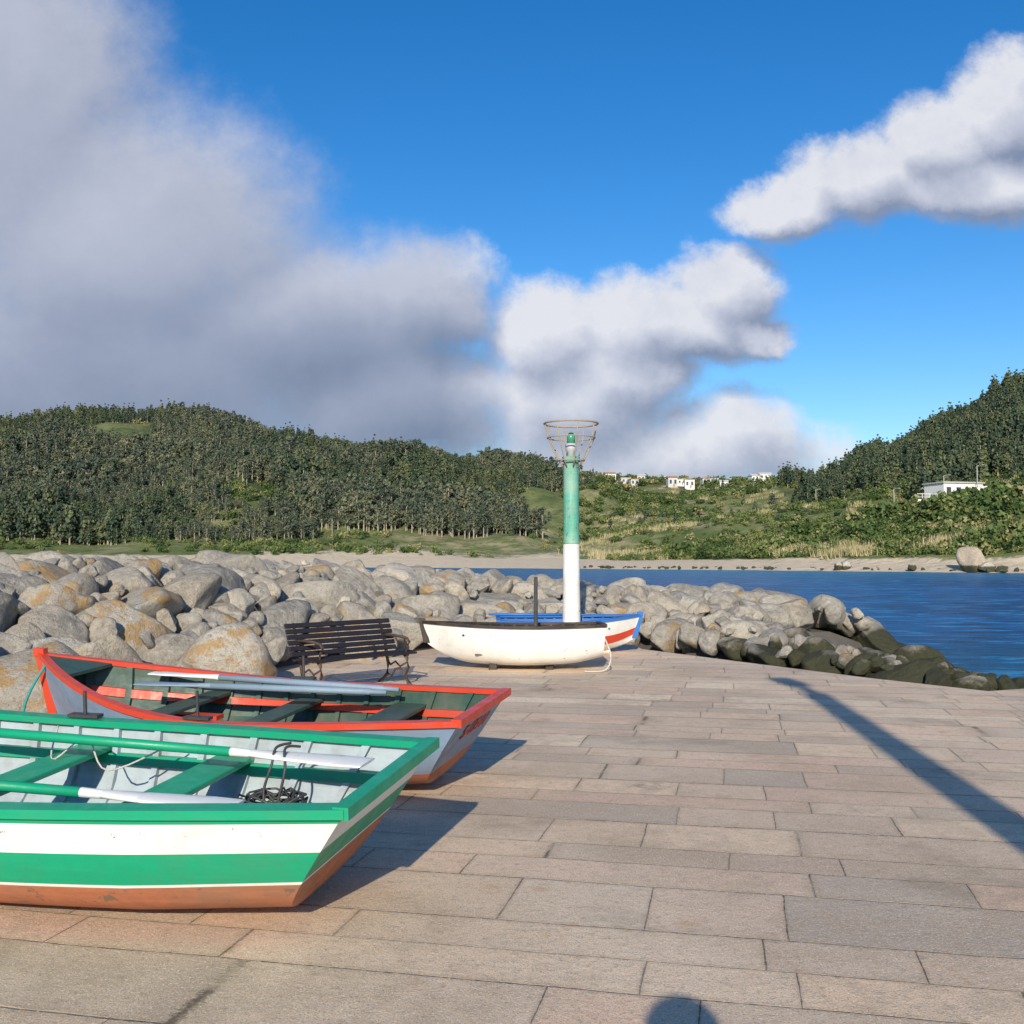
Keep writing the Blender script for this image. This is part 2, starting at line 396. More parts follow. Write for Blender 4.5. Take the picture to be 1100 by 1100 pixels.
def tree(kind,seed):
    rng=random.Random(seed); mb=MB()
    Ht=rng.uniform(9,15)
    lean=rng.uniform(-.7,.7)
    top=Vector((lean,rng.uniform(-.4,.4),Ht*.9))
    mb.tube([(0,0,-1.5),(lean*.3,0,Ht*.4),tuple(top)],[.3,.2,.06],5,1,cap=False)
    if kind=='pine':
        k=9; wd=rng.uniform(.8,1.35)
        for i in range(k):
            f=.22+.75*i/(k-1); rr=((1.12-f)*4.2+.5)*wd
            for q in range(3 if f<.85 else 1):
                a=rng.random()*6.28; rad=rr*.5*rng.uniform(.3,1.2)
                cc=Vector((math.cos(a)*rad+lean*f,math.sin(a)*rad,Ht*f+rng.uniform(-.6,.6)))
                leafquads(mb,cc,rr*.48,8,.72,rng,.6)
    else:
        k=8; wd=rng.uniform(.85,1.4)
        for i in range(k):
            f=.36+.62*i/(k-1); rr=2.8*(1-abs(f-.7)*1.2)*wd
            for q in range(2):
                a=rng.random()*6.28; rad=rr*.7*rng.uniform(.4,1.2)
                cc=Vector((math.cos(a)*rad+lean*f,math.sin(a)*rad,Ht*f+rng.uniform(-.6,.6)))
                mb.tube([(lean*f,0,Ht*f-1.6),tuple(cc)],[.08,.03],3,1,cap=False)
                leafquads(mb,cc,rr*.48,11,.6,rng,.8)
    return mb
pines=[libobj('a_pine_%d'%i,tree('pine',10+i),[m_pine,m_bark]) for i in range(6)]
eucs=[libobj('b_euc_%d'%i,tree('euc',30+i),[m_euc,m_bark]) for i in range(6)]
def bush(seed,m):
    rng=random.Random(seed); mb=MB()
    for i in range(8):
        a=rng.random()*6.28; r=rng.uniform(0,1.2)
        leafquads(mb,(math.cos(a)*r,math.sin(a)*r,rng.uniform(.3,1.3)),rng.uniform(.5,.9),17,.21,rng,.85)
    return libobj('bush_%d'%seed,mb,[m])
bushes=[bush(50+i,m_bush) for i in range(5)]
def reeds(seed):
    rng=random.Random(seed); mb=MB()
    for i in range(60):
        x,y=rng.gauss(0,.9),rng.gauss(0,.9); h=rng.uniform(.6,1.5); a=rng.random()*6.28; s=.09
        dx,dy=rng.uniform(-.5,.5),rng.uniform(-.5,.5)
        mb.add([(x-math.cos(a)*s,y-math.sin(a)*s,-.2),(x+math.cos(a)*s,y+math.sin(a)*s,-.2),(x+dx,y+dy,h)],[(0,1,2)],0)
    return libobj('reed_%d'%seed,mb,[m_reed])
reedl=[reeds(70+i) for i in range(3)]
def scatter(name,objs,pts):
    coll=lib_coll(name+'_library',objs)
    me=bpy.data.meshes.new(name); me.from_pydata([q[:3] for q in pts],[],[])
    a=me.attributes.new('scl','FLOAT','POINT'); a.data.foreach_set('value',[q[3] for q in pts])
    a=me.attributes.new('rz','FLOAT','POINT'); a.data.foreach_set('value',[q[4] for q in pts])
    a=me.attributes.new('pick','INT','POINT'); a.data.foreach_set('value',[random.randrange(len(objs)) for q in pts])
    o=bpy.data.objects.new(name,me); link(o)
    ng=bpy.data.node_groups.new(name+'_gn','GeometryNodeTree')
    ng.interface.new_socket('Geometry',in_out='INPUT',socket_type='NodeSocketGeometry')
    ng.interface.new_socket('Geometry',in_out='OUTPUT',socket_type='NodeSocketGeometry')
    N=ng.nodes; L=ng.links
    gi=N.new('NodeGroupInput'); go=N.new('NodeGroupOutput')
    ci=N.new('GeometryNodeCollectionInfo'); ci.inputs[0].default_value=coll; ci.inputs['Separate Children'].default_value=True; ci.inputs['Reset Children'].default_value=True
    ip=N.new('GeometryNodeInstanceOnPoints'); ip.inputs['Pick Instance'].default_value=True
    def attr(nm,ty):
        x=N.new('GeometryNodeInputNamedAttribute'); x.data_type=ty; x.inputs[0].default_value=nm
        return [s for s in x.outputs if s.enabled][0]
    L.new(gi.outputs[0],ip.inputs['Points']); L.new(ci.outputs[0],ip.inputs['Instance'])
    L.new(attr('pick','INT'),ip.inputs['Instance Index'])
    cx=N.new('ShaderNodeCombineXYZ'); L.new(attr('rz','FLOAT'),cx.inputs[2]); L.new(cx.outputs[0],ip.inputs['Rotation'])
    cs=N.new('ShaderNodeCombineXYZ'); sa=attr('scl','FLOAT')
    for i in range(3): L.new(sa,cs.inputs[i])
    L.new(cs.outputs[0],ip.inputs['Scale']); L.new(ip.outputs[0],go.inputs[0])
    md=o.modifiers.new('scatter','NODES'); md.node_group=ng
    return o
rng=random.Random(11)
fp=[];fe=[];bp=[];rp=[]
def fr(x,y,s,seed): return noise.fractal(Vector((x*s,y*s,seed)),1,2,3)
for _ in range(60000):
    D=rng.uniform(340,720); u=rng.uniform(-.85,.14)
    if rng.random()>D/720: continue
    X=u*D; z,dd,k=hterr(X,D)
    px=550+1100*u
    lim=1.7+.6*max(0,(u+.35))*3 + fr(X,D,.01,5)*.7
    if k<lim or k>4.35: continue
    n0=fr(X,D,.006,9)
    if px>430 and n0+ (px-430)/260.>.42+(.4 if k>3.4 else 0): continue
    if 45<px<160 and 3.5<k<3.86 : continue
    gap=fr(X,D,.014,2)+.25*fr(X,D,.05,6)
    if gap>.44:
        if rng.random()<.25: bp.append((X,D,z,rng.uniform(1.2,2.6),rng.random()*6.28))
        continue
    if rng.random()>.52: continue
    sz=.56+.5*(fr(X,D,.012,31)+.25)
    if k>3.7: sz*=.85
    s=max(.28,min(1.0,sz))*rng.uniform(.6,1.4)
    (fe if (fr(X,D,.008,14)*1.3+rng.uniform(-.1,.1)>-.02) else fp).append((X,D,z,s,rng.random()*6.28))
for _ in range(26000):
    D=rng.uniform(290,560); u=rng.uniform(.26,.85); X=u*D; z,dd,k=hterr(X,D); px=550+1100*u
    if k<3.12+fr(X,D,.012,7)*.35 or k>4.5: continue
    if rng.random()>.5 or fr(X,D,.02,23)>.5: continue
    fp.append((X,D,z,rng.uniform(.3,.8),rng.random()*6.28))
for _ in range(420):
    D=rng.uniform(380,900); u=rng.uniform(-.02,.42); X=u*D; z,dd,k=hterr(X,D)
    if k<1.8 or k>4.3 or fr(X,D,.01,3)<.05: continue
    fp.append((X,D,z,rng.uniform(.25,.55),rng.random()*6.28))
for _ in range(16):
    D=rng.uniform(262,300); u=rng.uniform(.40,.55); X=u*D; z,dd,k=hterr(X,D)
    if .41<u<.475 and D<285: continue
    fp.append((X,D,z,rng.uniform(.35,.6),rng.random()*6.28))
for _ in range(34000):
    u=rng.uniform(-.7,.8); D=rng.uniform(165,900)
    if rng.random()>(1.0 if D<330 else .5): continue
    X=u*D; z,dd,k=hterr(X,D)
    if k<1.12 or k>4.5: continue
    n0=fr(X,D,.02,4)
    if u<.05 and (k>2.4 or n0<.0): continue
    if n0<-.2 and u>=.05: 
        if rng.random()<.45: rp.append((X,D,z,rng.uniform(.8,1.7),rng.random()*6.28))
        continue
    s=rng.uniform(.6,1.6)*(1+max(0,(D-300))/350)
    bp.append((X,D,z-.2,s,rng.random()*6.28))
for _ in range(4600):
    u=rng.uniform(.14,.8); D=rng.uniform(175,300); X=u*D; z,dd,k=hterr(X,D)
    if k<1.18: continue
    if .405<u<.48 and 256<D<285: continue
    n0=fr(X,D,.03,8)
    if n0<-.25: rp.append((X,D,z,rng.uniform(.8,1.6),rng.random()*6.28))
    else: bp.append((X,D,z-.3,rng.uniform(.8,1.4)+max(0,fr(X,D,.06,19)+.2)*3.0,rng.random()*6.28))
print('TREES',len(fp),len(fe),'BUSH',len(bp),len(rp))
scatter('pine_forest',pines,fp); scatter('eucalyptus_forest',eucs,fe)
scatter('scrub_bushes',bushes,bp); scatter('reeds',reedl,rp)

# ---------------------------------------------------------------- houses
m_wh=paint('white_render',(.80,.78,.74),.8,.12,.3)
m_far=paint('weathered_render',(.56,.56,.55),.8,.2,.3)
m_roof=paint('tile_roof',(.42,.22,.14),.8,.3,.6)
m_win=paint('window_glass',(.05,.07,.09),.2,.1,1)
m_gr=paint('concrete',(.45,.43,.40),.9,.3,.5)
def house(name,X,Y,w,dp,h,rot=0,roof='gable',floors=2,rm=None,wm=None):
    z=hterr(X,Y)[0]
    e=empty(name,(X,Y,z),(0,0,rot))
    mb=MB(); mb.box((0,0,h/2-1.5),(w,dp,h+3),0); mb.obj('walls',[wm or m_wh],e)
    mb=MB()
    if roof=='gable':
        o=.4;ht=dp*.22
        vs=[(-w/2-o,-dp/2-o,h),(w/2+o,-dp/2-o,h),(w/2+o,dp/2+o,h),(-w/2-o,dp/2+o,h),(-w/2-o,0,h+ht),(w/2+o,0,h+ht)]
        mb.add(vs,[(0,1,5,4),(2,3,4,5),(0,4,3),(1,2,5),(0,3,2,1)])
    else:
        mb.box((0,0,h+.2),(w+.8,dp+.8,.4)); 
    mb.obj('roof',[rm or m_roof],e)
    mb=MB(); nw=max(2,int(w/2.6))
    for f in range(floors):
        zc=h*(f+.55)/floors
        for i in range(nw):
            xc=-w/2+w*(i+.5)/nw
            mb.box((xc,-dp/2-.03,zc),(w/nw*.45,.1,h/floors*.45),0)
    mb.obj('windows',[m_win],e)
    mb=MB(); mb.box((w*.1,-dp/2-.05,1.0),(1.0,.14,2.0)); mb.obj('door',[m_roof],e)
    return e
rg=random.Random(5)
for px,ww in [(655,8),(663,6),(672,7),(681,6),(690,6),(712,6),(722,7),(733,6),(741,7),(758,6),(768,6),(779,7),(788,6),(812,8),(822,9),(835,7)]:
    D=rg.uniform(745,800); u=(px-550)/1100
    house('white_house',u*D,D,ww,7,rg.uniform(3.0,4.4)+(2.2 if px in(722,741) else .6),rg.uniform(-.3,.3),'flat' if rg.random()<.6 else 'gable',1,m_far if rg.random()<.7 else m_roof,m_far if rg.random()<.3 else m_wh)
e=house('white_villa',.432*272,272,12,8,4.6,.25,'flat',1,m_gr)
mb=MB(); mb.box((7.5,-.5,.8),(6,6,4.4)); mb.obj('annex',[m_wh],e)
mb=MB(); mb.box((7.5,-3.6,1.6),(4,.12,1.6)); mb.obj('annex_windows',[m_win],e)
mb=MB()
for i in range(14): mb.box((-14+i*2.2,-6,.5),(.12,.12,2.4))
mb.box((0,-6,1.5),(31,.06,.12)); mb.box((0,-6,.7),(31,.06,.08)); mb.box((0,-6.1,-.6),(31,.3,1.4)); mb.obj('terrace_railing',[m_wh],e)
mb=MB()
pts=[(.455,262),(.49,258),(.52,255),(.56,250)]
for (a,b),(c_,d_) in zip(pts[:-1],pts[1:]):
    za=hterr(a*b,b)[0];zb=hterr(c_*d_,d_)[0]
    mb.add([(a*b,b,za-2),(c_*d_,d_,zb-2),(c_*d_,d_,zb+1.6),(a*b,b,za+1.6),(a*b,b+.4,za+1.6),(c_*d_,d_+.4,zb+1.6)],[(0,1,2,3),(3,2,5,4)])
mb.obj('white_garden_wall',[m_wh])
m_gal=paint('galvanised_steel',(.45,.46,.47),.5,.2,3)
def lamp(X,Y,z,h,arm=1.2,r=.07,rot=0.0):
    e=empty('street_lamp',(X,Y,z),(0,0,rot))
    mb=MB(); mb.tube([(0,0,-.5),(0,0,h*.5),(0,0,h)],[r*1.3,r*1.15,r],12); mb.obj('pole',[m_gal],e,True)
    mb=MB(); mb.tube([(0,0,h-.1),(arm*.4,0,h+.15),(arm,0,h+.25)],[r*.6,r*.5,r*.5],8); mb.obj('arm',[m_gal],e)
    mb=MB(); mb.box((arm+.25,0,h+.24),(.75,.32,.14)); bevel(mb.obj('luminaire',[m_gal],e),.04)
    mb=MB(); mb.tube([(0,0,0),(0,0,.3)],[r*2.2,r*1.9],12); mb.obj('base',[m_gal],e)
    return e
for px,D,h in [(1051,268,8),(961,300,7),(877,420,8),(1015,285,7)]:
    X=(px-550)/1100*D; lamp(X,D,hterr(X,D)[0],h,1.3,.09)
lamp(2.08,-2.9,0,6.75,.4,.15,R(95))

# ---------------------------------------------------------------- boulders
m_rock,t,p=newmat('granite_boulders')
oc=pos(t); ge=t.n('ShaderNodeNewGeometry'); ri=ge.outputs['Random Per Island']
spz=t.n('ShaderNodeSeparateXYZ'); t.l(oc,spz.inputs[0])
base=t.ramp(ri,[(0,(.50,.44,.36)),(.2,(.36,.335,.295)),(.4,(.56,.50,.41)),(.55,(.32,.305,.28)),(.7,(.52,.44,.34)),(.85,(.43,.40,.35)),(1,(.60,.54,.45))])
r1=t.noise(oc,1.9,6,.66); r2=t.noise(oc,10,6,.74); r3=t.noise(oc,60,3,.75)
c=t.mix(t.mr(r1,.46,.62,0,.5),base,(.23,.205,.18))
c=t.mix(t.mr(r2,.52,.66,0,.55),c,(.66,.61,.53))
c=t.mix(t.mr(r2,.46,.34,0,.6),c,(.17,.15,.13))
c=t.mix(t.mr(r3,.54,.64,0,.5),c,(.12,.11,.10))
rr=t.math('FRACT',t.math('MULTIPLY',ri,17.31))
lich=t.math('MULTIPLY',t.mr(rr,.74,.84),t.mr(t.noise(oc,3.2,5,.72),.50,.58,0,.75))
c=t.mix(lich,c,(.46,.27,.09))
lich2=t.mr(t.noise(oc,4.3,5,.72),.63,.69,0,.4)
c=t.mix(lich2,c,(.42,.31,.17))
wetz=t.math('ADD',spz.outputs[2],t.math('MULTIPLY',t.math('SUBTRACT',r1,.5),.9))
wetz=t.math('ADD',wetz,t.math('MULTIPLY',t.math('SUBTRACT',t.math('FRACT',t.math('MULTIPLY',ri,7.77)),.5),.35))
right=t.mr(spz.outputs[0],2.8,4.4,0,.44)
wetz=t.math('SUBTRACT',wetz,right)
c=t.mix(t.mr(wetz,-.12,-.34,0,.94),c,(.042,.044,.020))
t.setin(p.inputs['Base Color'],c); p.inputs['Roughness'].default_value=.88; p.inputs['Specular IOR Level'].default_value=.2
hb=t.math('ADD',t.math('MULTIPLY',r2,1.0),t.math('MULTIPLY',r3,.3))
hb=t.math('ADD',hb,t.math('MULTIPLY',r1,1.6))
t.l(t.bump(hb,.95,.07),p.inputs['Normal'])
bm=bmesh.new(); bmesh.ops.create_icosphere(bm,subdivisions=4,radius=1)
ico_v=np.array([v.co[:] for v in bm.verts]); ico_f=np.array([[v.index for v in f.verts] for f in bm.faces]); bm.free()
def rockv(rng,c,r,sub=None):
    v=ico_v.copy()
    for _ in range(rng.randint(8,14)):
        nrm=np.array([rng.gauss(0,1),rng.gauss(0,1),rng.gauss(0,1)]); nrm/=np.linalg.norm(nrm)
        dd=rng.uniform(.52,.88); ex=v@nrm-dd
        v-=np.outer(np.where(ex>0,ex,0)*.93,nrm)
    ph=[rng.uniform(0,6.28) for _ in range(6)]
    disp=.06*np.sin(v[:,0]*3.1+ph[0]+2*np.sin(v[:,1]*2.3+ph[1]))+.05*np.sin(v[:,1]*4.7+ph[2]+v[:,2]*2.9)+.03*np.sin(v[:,2]*6.3+ph[3]+v[:,0]*3.7)+.016*np.sin(v[:,0]*13+v[:,1]*11+ph[4])*np.sin(v[:,2]*12+ph[5])
    v*= (1.10+disp)[:,None]
    v*=np.array([rng.uniform(1.0,1.45),rng.uniform(.78,1.05),rng.uniform(.66,.95)])
    M=np.array(Euler((rng.uniform(-.6,.6),rng.uniform(-.6,.6),rng.uniform(0,6.28))).to_matrix())
    return (v*r)@M.T+np.array(c)
def rocks_obj(name,lst):
    V=[];F=[];b=0
    for (c,r,sd) in lst:
        V.append(rockv(random.Random(sd),c,r)); F.append(ico_f+b); b+=len(ico_v)
    V=np.concatenate(V);F=np.concatenate(F)
    me=bpy.data.meshes.new(name); me.vertices.add(len(V)); me.vertices.foreach_set('co',V.ravel())
    me.loops.add(len(F)*3); me.loops.foreach_set('vertex_index',F.ravel().astype(np.int32))
    me.polygons.add(len(F)); me.polygons.foreach_set('loop_start',np.arange(0,len(F)*3,3,dtype=np.int32))
    me.polygons.foreach_set('loop_total',np.full(len(F),3,dtype=np.int32)); me.polygons.foreach_set('use_smooth',np.ones(len(F),dtype=bool))
    me.materials.append(m_rock); me.update(calc_edges=True); me.validate()
    return link(bpy.data.objects.new(name,me))
FL=[(-12,6,1.35),(-8,7.6,1.3),(-5.6,9.6,1.2),(-4.3,11.6,1.3),(-3.5,13.6,1.42),(-2.6,15.6,1.42),(-1.4,17.6,1.3),(.3,19.3,1.15),(2.4,19.6,.7),(3.0,18.2,.40),(3.6,16.9,.12),(4.5,15.1,0.0),(5.2,13.8,-.08),(5.5,13.25,-.14)]
seg=[];acc=0
for a,b in zip(FL[:-1],FL[1:]):
    l=math.hypot(b[0]-a[0],b[1]-a[1]); seg.append((acc,l,a,b)); acc+=l
TOT=acc
def along(s):
    for (s0,l,a,b) in seg:
        if s<=s0+l:
            f=(s-s0)/l; return (a[0]+(b[0]-a[0])*f,a[1]+(b[1]-a[1])*f,a[2]+(b[2]-a[2])*f)
    return seg[-1][3]
def frontpt(s,dd):
    x,y,tp=along(s)
    x0,y0,_=along(max(0,s-1.2)); x1,y1,_=along(min(TOT-.01,s+1.2))
    tx,ty=x1-x0,y1-y0; l=math.hypot(tx,ty); tx/=l;ty/=l
    return x-ty*dd,y+tx*dd,tp
def prof(dd,tp):
    if tp>.5:
        k=[(0,0),(.8,.35*tp),(2.2,.8*tp),(3.3,tp),(4.6,tp*.95),(8.5,-1.4),(12,-1.9)]
    else:
        k=[(0,-.1+tp*.4),(.8,tp+.05),(1.8,tp-.1),(3.4,-.75),(4.8,-1.1),(12,-2.5)]
    for (a,za),(b,zb) in zip(k[:-1],k[1:]):
        if dd<=b: return za+(zb-za)*(dd-a)/(b-a)
    return -2
rng=random.Random(21); R_=[((-4.9,9.9,.28),.72,77),((-5.9,10.2,.5),.7,78),((-3.55,12.9,.22),.5,79)]
def tryadd(n,rmin,rmax,lift,sp,dmax=8.0):
    for _ in range(n):
        s=rng.uniform(0,TOT-.05); dd=rng.uniform(.2,dmax)
        x,y,tp=frontpt(s,dd)
        sc_=1.0 if tp>.5 else .66
        if tp<=.5 and dd>4.2: continue
        r=rng.uniform(rmin,rmax)*sc_
        if dd<.45*r+.22: continue
        z=prof(dd,tp)-r*.35+lift
        ok=True
        for (c,r2,_) in R_:
            q=(c[0]-x)**2+(c[1]-y)**2+((c[2]-z)*1.1)**2
            if q<((r+r2)*sp)**2: ok=False;break
        if ok: R_.append(((x,y,z),r,rng.randrange(10**6)))
tryadd(450,.5,.68,0,.72)
tryadd(2600,.34,.5,.05,.72)
tryadd(5000,.2,.34,.1,.72)
tryadd(4500,.10,.2,.14,.77)
print('ROCKS',len(R_))
rocks_obj('rock_breakwater',R_)
vv=[];ff=[];NS=70;NDD=14
for i in range(NS):
    for j in range(NDD):
        dd=j*.85; x,y,tp=frontpt(TOT*i/(NS-1)*.999,dd); vv.append((x,y,prof(dd,tp)-.38 if j else -.3))
ff=[(i*NDD+j,(i+1)*NDD+j,(i+1)*NDD+j+1,i*NDD+j+1) for i in range(NS-1) for j in range(NDD-1)]
m_core=paint('rubble_core',(.10,.09,.08),.95,.3,3)
mesh_obj('rubble',vv,ff,m_core)
fr_=[]
rng=random.Random(4)
for px,r in [(1050,2.6),(912,1.3),(905,1.0),(1068,1.4),(985,.9),(1085,.9),(20,3),(45,2),(325,1.6)]:
    u=(px-550)/1100
    D=330
    for _ in range(40):
        z,dd,k=hterr(u*D,D)
        if z>-.6: D-=4
    fr_.append(((u*D,D+3,-.6+r*(.75 if r>2.5 and px>900 else .35)),r,rng.randrange(9999)))
for _ in range(170):
    px=rng.uniform(600,1300); u=(px-550)/1100; D=300
    while hterr(u*D,D)[0]>-.9: D-=1.0
    r=rng.uniform(.2,.55); fr_.append(((u*D,D+rng.uniform(0,8),-.6),r,rng.randrange(9999)))
for _ in range(60):
    px=rng.uniform(-60,90); u=(px-550)/1100; D=300+rng.uniform(-10,20)
    r=rng.uniform(.6,1.8); fr_.append(((u*D,D,-.7),r,rng.randrange(9999)))
for (x,y,r) in [(7.6,19.6,.22),(8.0,20.3,.16),(7.0,18.2,.3),(8.9,21.5,.14),(6.8,17.2,.26),(6.6,16.2,.3)]:
    fr_.append(((x,y,-1.0+r*.2),r,rng.randrange(9999)))
rocks_obj('shore_rocks',fr_)

# ---------------------------------------------------------------- boats
def build_boat(name,loc,ang,heel,L,B,rs,H0,Hb,Hs,rake,rakeb,bands,m_in,m_gun,m_thw,m_rib,thwarts,pitch=0,gw=.07,ribs=True,keelm=None,nrib=13,riser=True,rk=0.0):
    e=empty(name,loc,(R(heel),R(pitch),R(ang)))
    def b(t):
        if t<.42: return B*(rs+(1-rs)*math.sin(math.pi/2*t/.42))
        return max(.012,B*(1-((t-.42)/.58)**2.3))
    def zs(t): return H0+Hb*max(0,(t-.35)/.65)**2.1+Hs*max(0,(.4-t)/.4)**1.6
    def zk(t): return .0+.20*max(0,(t-.72)/.28)**2.2+.04*max(0,(.15-t)/.15)+rk*(abs(t-.45)/.55)**2.2
    def pq(t):
        k=max(0,(t-.5)/.5)
        return 2.7-1.4*k, 2.6-1.5*k
    def P(t,f,side,inset=0.,zo=0.):
        p_,q_=pq(t); s=f**(1/q_)
        y=b(t)*(1-(1-s)**p_)*(.90+.10*f)
        y=max(0,y-inset) if f>.02 else y
        z=zk(t)+(zs(t)-zk(t))*f+zo
        x=t*L-rake*f*max(0,1-t*3.0)**1.5+rakeb*f*max(0,(t-.6)/.4)**2.2
        if inset: x+= (inset if t<.02 else 0) - (inset if t>.98 else 0)
        return Vector((x,y*side,z))
    T=[0,.02,.05]+[.09+.0325*i for i in range(28)]; T=[x for x in T if x<.985]+[.985,1.0]
    fl=sorted(set([0,.004,.015,.035,.07,.12,.18,.25,.4,.5,.58,.7,.8,.95,1.0]+[bb[0] for bb in bands]))
    mats=[bb[1] for bb in bands]
    def band(f):
        for i,bb in enumerate(bands):
            if f<bb[0]: return i
        return len(bands)-1
    mb=MB()
    for side in(1,-1):
        vs=[P(t,f,side) for t in T for f in fl]; nf=len(fl)
        for i in range(len(T)-1):
            for j in range(nf-1):
                q=[vs[i*nf+j],vs[(i+1)*nf+j],vs[(i+1)*nf+j+1],vs[i*nf+j+1]]
                if side<0: q=q[::-1]
                mb.add(q,[(0,1,2,3)],band((fl[j]+fl[j+1])/2))
    o=mb.obj('hull',mats,e,True)
    bmm=bmesh.new(); bmm.from_mesh(o.data); bmesh.ops.remove_doubles(bmm,verts=bmm.verts,dist=.0004); bmesh.ops.recalc_face_normals(bmm,faces=bmm.faces); bmm.to_mesh(o.data); bmm.free()
    mb=MB()
    for j in range(len(fl)-1):
        a,c_=P(0,fl[j],1),P(0,fl[j],-1); d_,e2=P(0,fl[j+1],-1),P(0,fl[j+1],1)
        mb.add([a,c_,d_,e2],[(0,1,2,3)],band((fl[j]+fl[j+1])/2))
    mb.obj('transom',mats,e)
    ins=.028; fi=[0.02,.05,.1,.16,.25,.4,.55,.7,.85,1.0]; mb=MB()
    Ti=[x for x in T if x<.97]
    for side in(1,-1):
        vs=[P(t,f,side,ins,.03*(1-f)) for t in Ti for f in fi]; nf=len(fi)
        for i in range(len(Ti)-1):
            for j in range(nf-1):
                mb.add([vs[i*nf+j],vs[i*nf+j+1],vs[(i+1)*nf+j+1],vs[(i+1)*nf+j]],[(0,1,2,3)])
        for i in range(len(Ti)-1):
            a,c_=vs[i*nf],vs[(i+1)*nf]; mb.add([a,c_,Vector((c_.x,0,c_.z)),Vector((a.x,0,a.z))],[(0,1,2,3)])
    for j in range(len(fi)-1):
        mb.add([P(0,fi[j],1,ins,.03),P(0,fi[j+1],1,ins,0),P(0,fi[j+1],-1,ins,0),P(0,fi[j],-1,ins,.03)],[(0,1,2,3)])
    mb.obj('inner_planking',[m_in],e,True)
    mb=MB(); zf=.11+rk*.5
    for k in range(-2,3):
        yb=k*.16
        for (ta,tb) in[(.08,.72)]:
            mb.box(((ta+tb)/2*L,yb,zf),((tb-ta)*L,.14,.016))
    bevel(mb.obj('floor_boards',[m_in],e),.003)
    mb=MB()
    for side in(1,-1):
        ring=[]
        for t_ in T:
            pz=P(t_,1,side); y=abs(pz.y); yo=y+.020; yi=max(.001,y-gw)
            ring.append([Vector((pz.x,yo*side,pz.z-.028)),Vector((pz.x,yo*side,pz.z+.012)),Vector((pz.x,yi*side,pz.z+.014)),Vector((pz.x,yi*side,pz.z-.022))])
        for a,c_ in zip(ring[:-1],ring[1:]):
            for k in range(4):
                k2=(k+1)%4; mb.add([a[k],a[k2],c_[k2],c_[k]],[(0,1,2,3)])
        mb.add(ring[0],[(0,1,2,3)]); mb.add(ring[-1],[(3,2,1,0)])
    a=P(0,1,1);bw=abs(a.y)
    mb.box((a.x+.015,0,a.z-.006),(.07,2*bw+.03,.052))
    mb.obj('gunwale',[m_gun],e)
    mb=MB()
    st=[P(1,f,1) for f in [0,.2,.4,.6,.8,1.0]]
    for i in range(5):
        a,c_=st[i],st[i+1]
        ww=.022
        q=[(a.x-.05,-ww,a.z),(a.x+.045,-ww*.6,a.z),(a.x+.045,ww*.6,a.z),(a.x-.05,ww,a.z),(c_.x-.05,-ww,c_.z),(c_.x+.045,-ww*.6,c_.z),(c_.x+.045,ww*.6,c_.z),(c_.x-.05,ww,c_.z)]
        mb.add(q,[(0,1,5,4),(1,2,6,5),(2,3,7,6),(3,0,4,7)])
    c_=st[-1]; mb.box((c_.x,0,c_.z+.015),(.1,.05,.06))
    mb.obj('stem',[m_gun],e)
    if rk==0:
        mb=MB(); mb.box((L*.46,0,-.012),(L*.70,.05,.06)); mb.obj('keel',[keelm or mats[0]],e)
    else:
        mb=MB(); mb.box((L*.3,0,-.02),(.12,.5,.10)); mb.box((L*.62,0,-.02),(.12,.5,.10)); bevel(mb.obj('chocks',[m_dark],e),.01)
    mb=MB(); a=P(.88,1,1); 
    mb.add([Vector((a.x,a.y-.02,a.z-.004)),Vector((a.x,-a.y+.02,a.z-.004)),Vector((P(1,1,1).x-.03,0,P(1,1,1).z-.004)),Vector((a.x,a.y-.02,a.z-.03)),Vector((a.x,-a.y+.02,a.z-.03))],[(0,1,2),(0,3,4,1)])
    mb.obj('foredeck',[m_thw],e)
    if ribs:
        mb=MB()
        for k in range(nrib):
            t0=.06+.86*k/(nrib-1); dt=.018/L
            for side in(1,-1):
                fs=[.05,.1,.2,.35,.55,.75,.97]
                A=[P(t0-dt,f,side,ins+.002,.03*(1-f)) for f in fs]; Bq=[P(t0+dt,f,side,ins+.002,.03*(1-f)) for f in fs]
                A2=[P(t0-dt,f,side,ins+.03,.03*(1-f)) for f in fs]; B2=[P(t0+dt,f,side,ins+.03,.03*(1-f)) for f in fs]
                for i in range(len(fs)-1):
                    mb.add([A2[i],A2[i+1],B2[i+1],B2[i]],[(0,1,2,3)]); mb.add([A[i],A[i+1],A2[i+1],A2[i]],[(0,1,2,3)]); mb.add([Bq[i],B2[i],B2[i+1],Bq[i+1]],[(0,1,2,3)])
        mb.obj('ribs',[m_rib],e)
    if riser:
        mb=MB()
        for side in(1,-1):
            for i in range(2,len(Ti)-1):
                q=[]
                for tt in(Ti[i-1],Ti[i]):
                    for f,inn in((.60,.03),(.60,.062),(.70,.062),(.70,.03)):
                        q.append(P(tt,f,side,inn))
                for k in range(4):
                    k2=(k+1)%4; mb.add([q[k],q[k2],q[4+k2],q[4+k]],[(0,1,2,3)])
        mb.obj('riser',[m_rib if riser is True else riser],e)
    mb=MB()
    for (tt,wd) in thwarts:
        a=P(tt,.72,1,.03); mb.box((a.x,0,a.z+.012),(wd,2*a.y,.03))
    bevel(mb.obj('thwarts',[m_thw],e),.006)
    return e,P
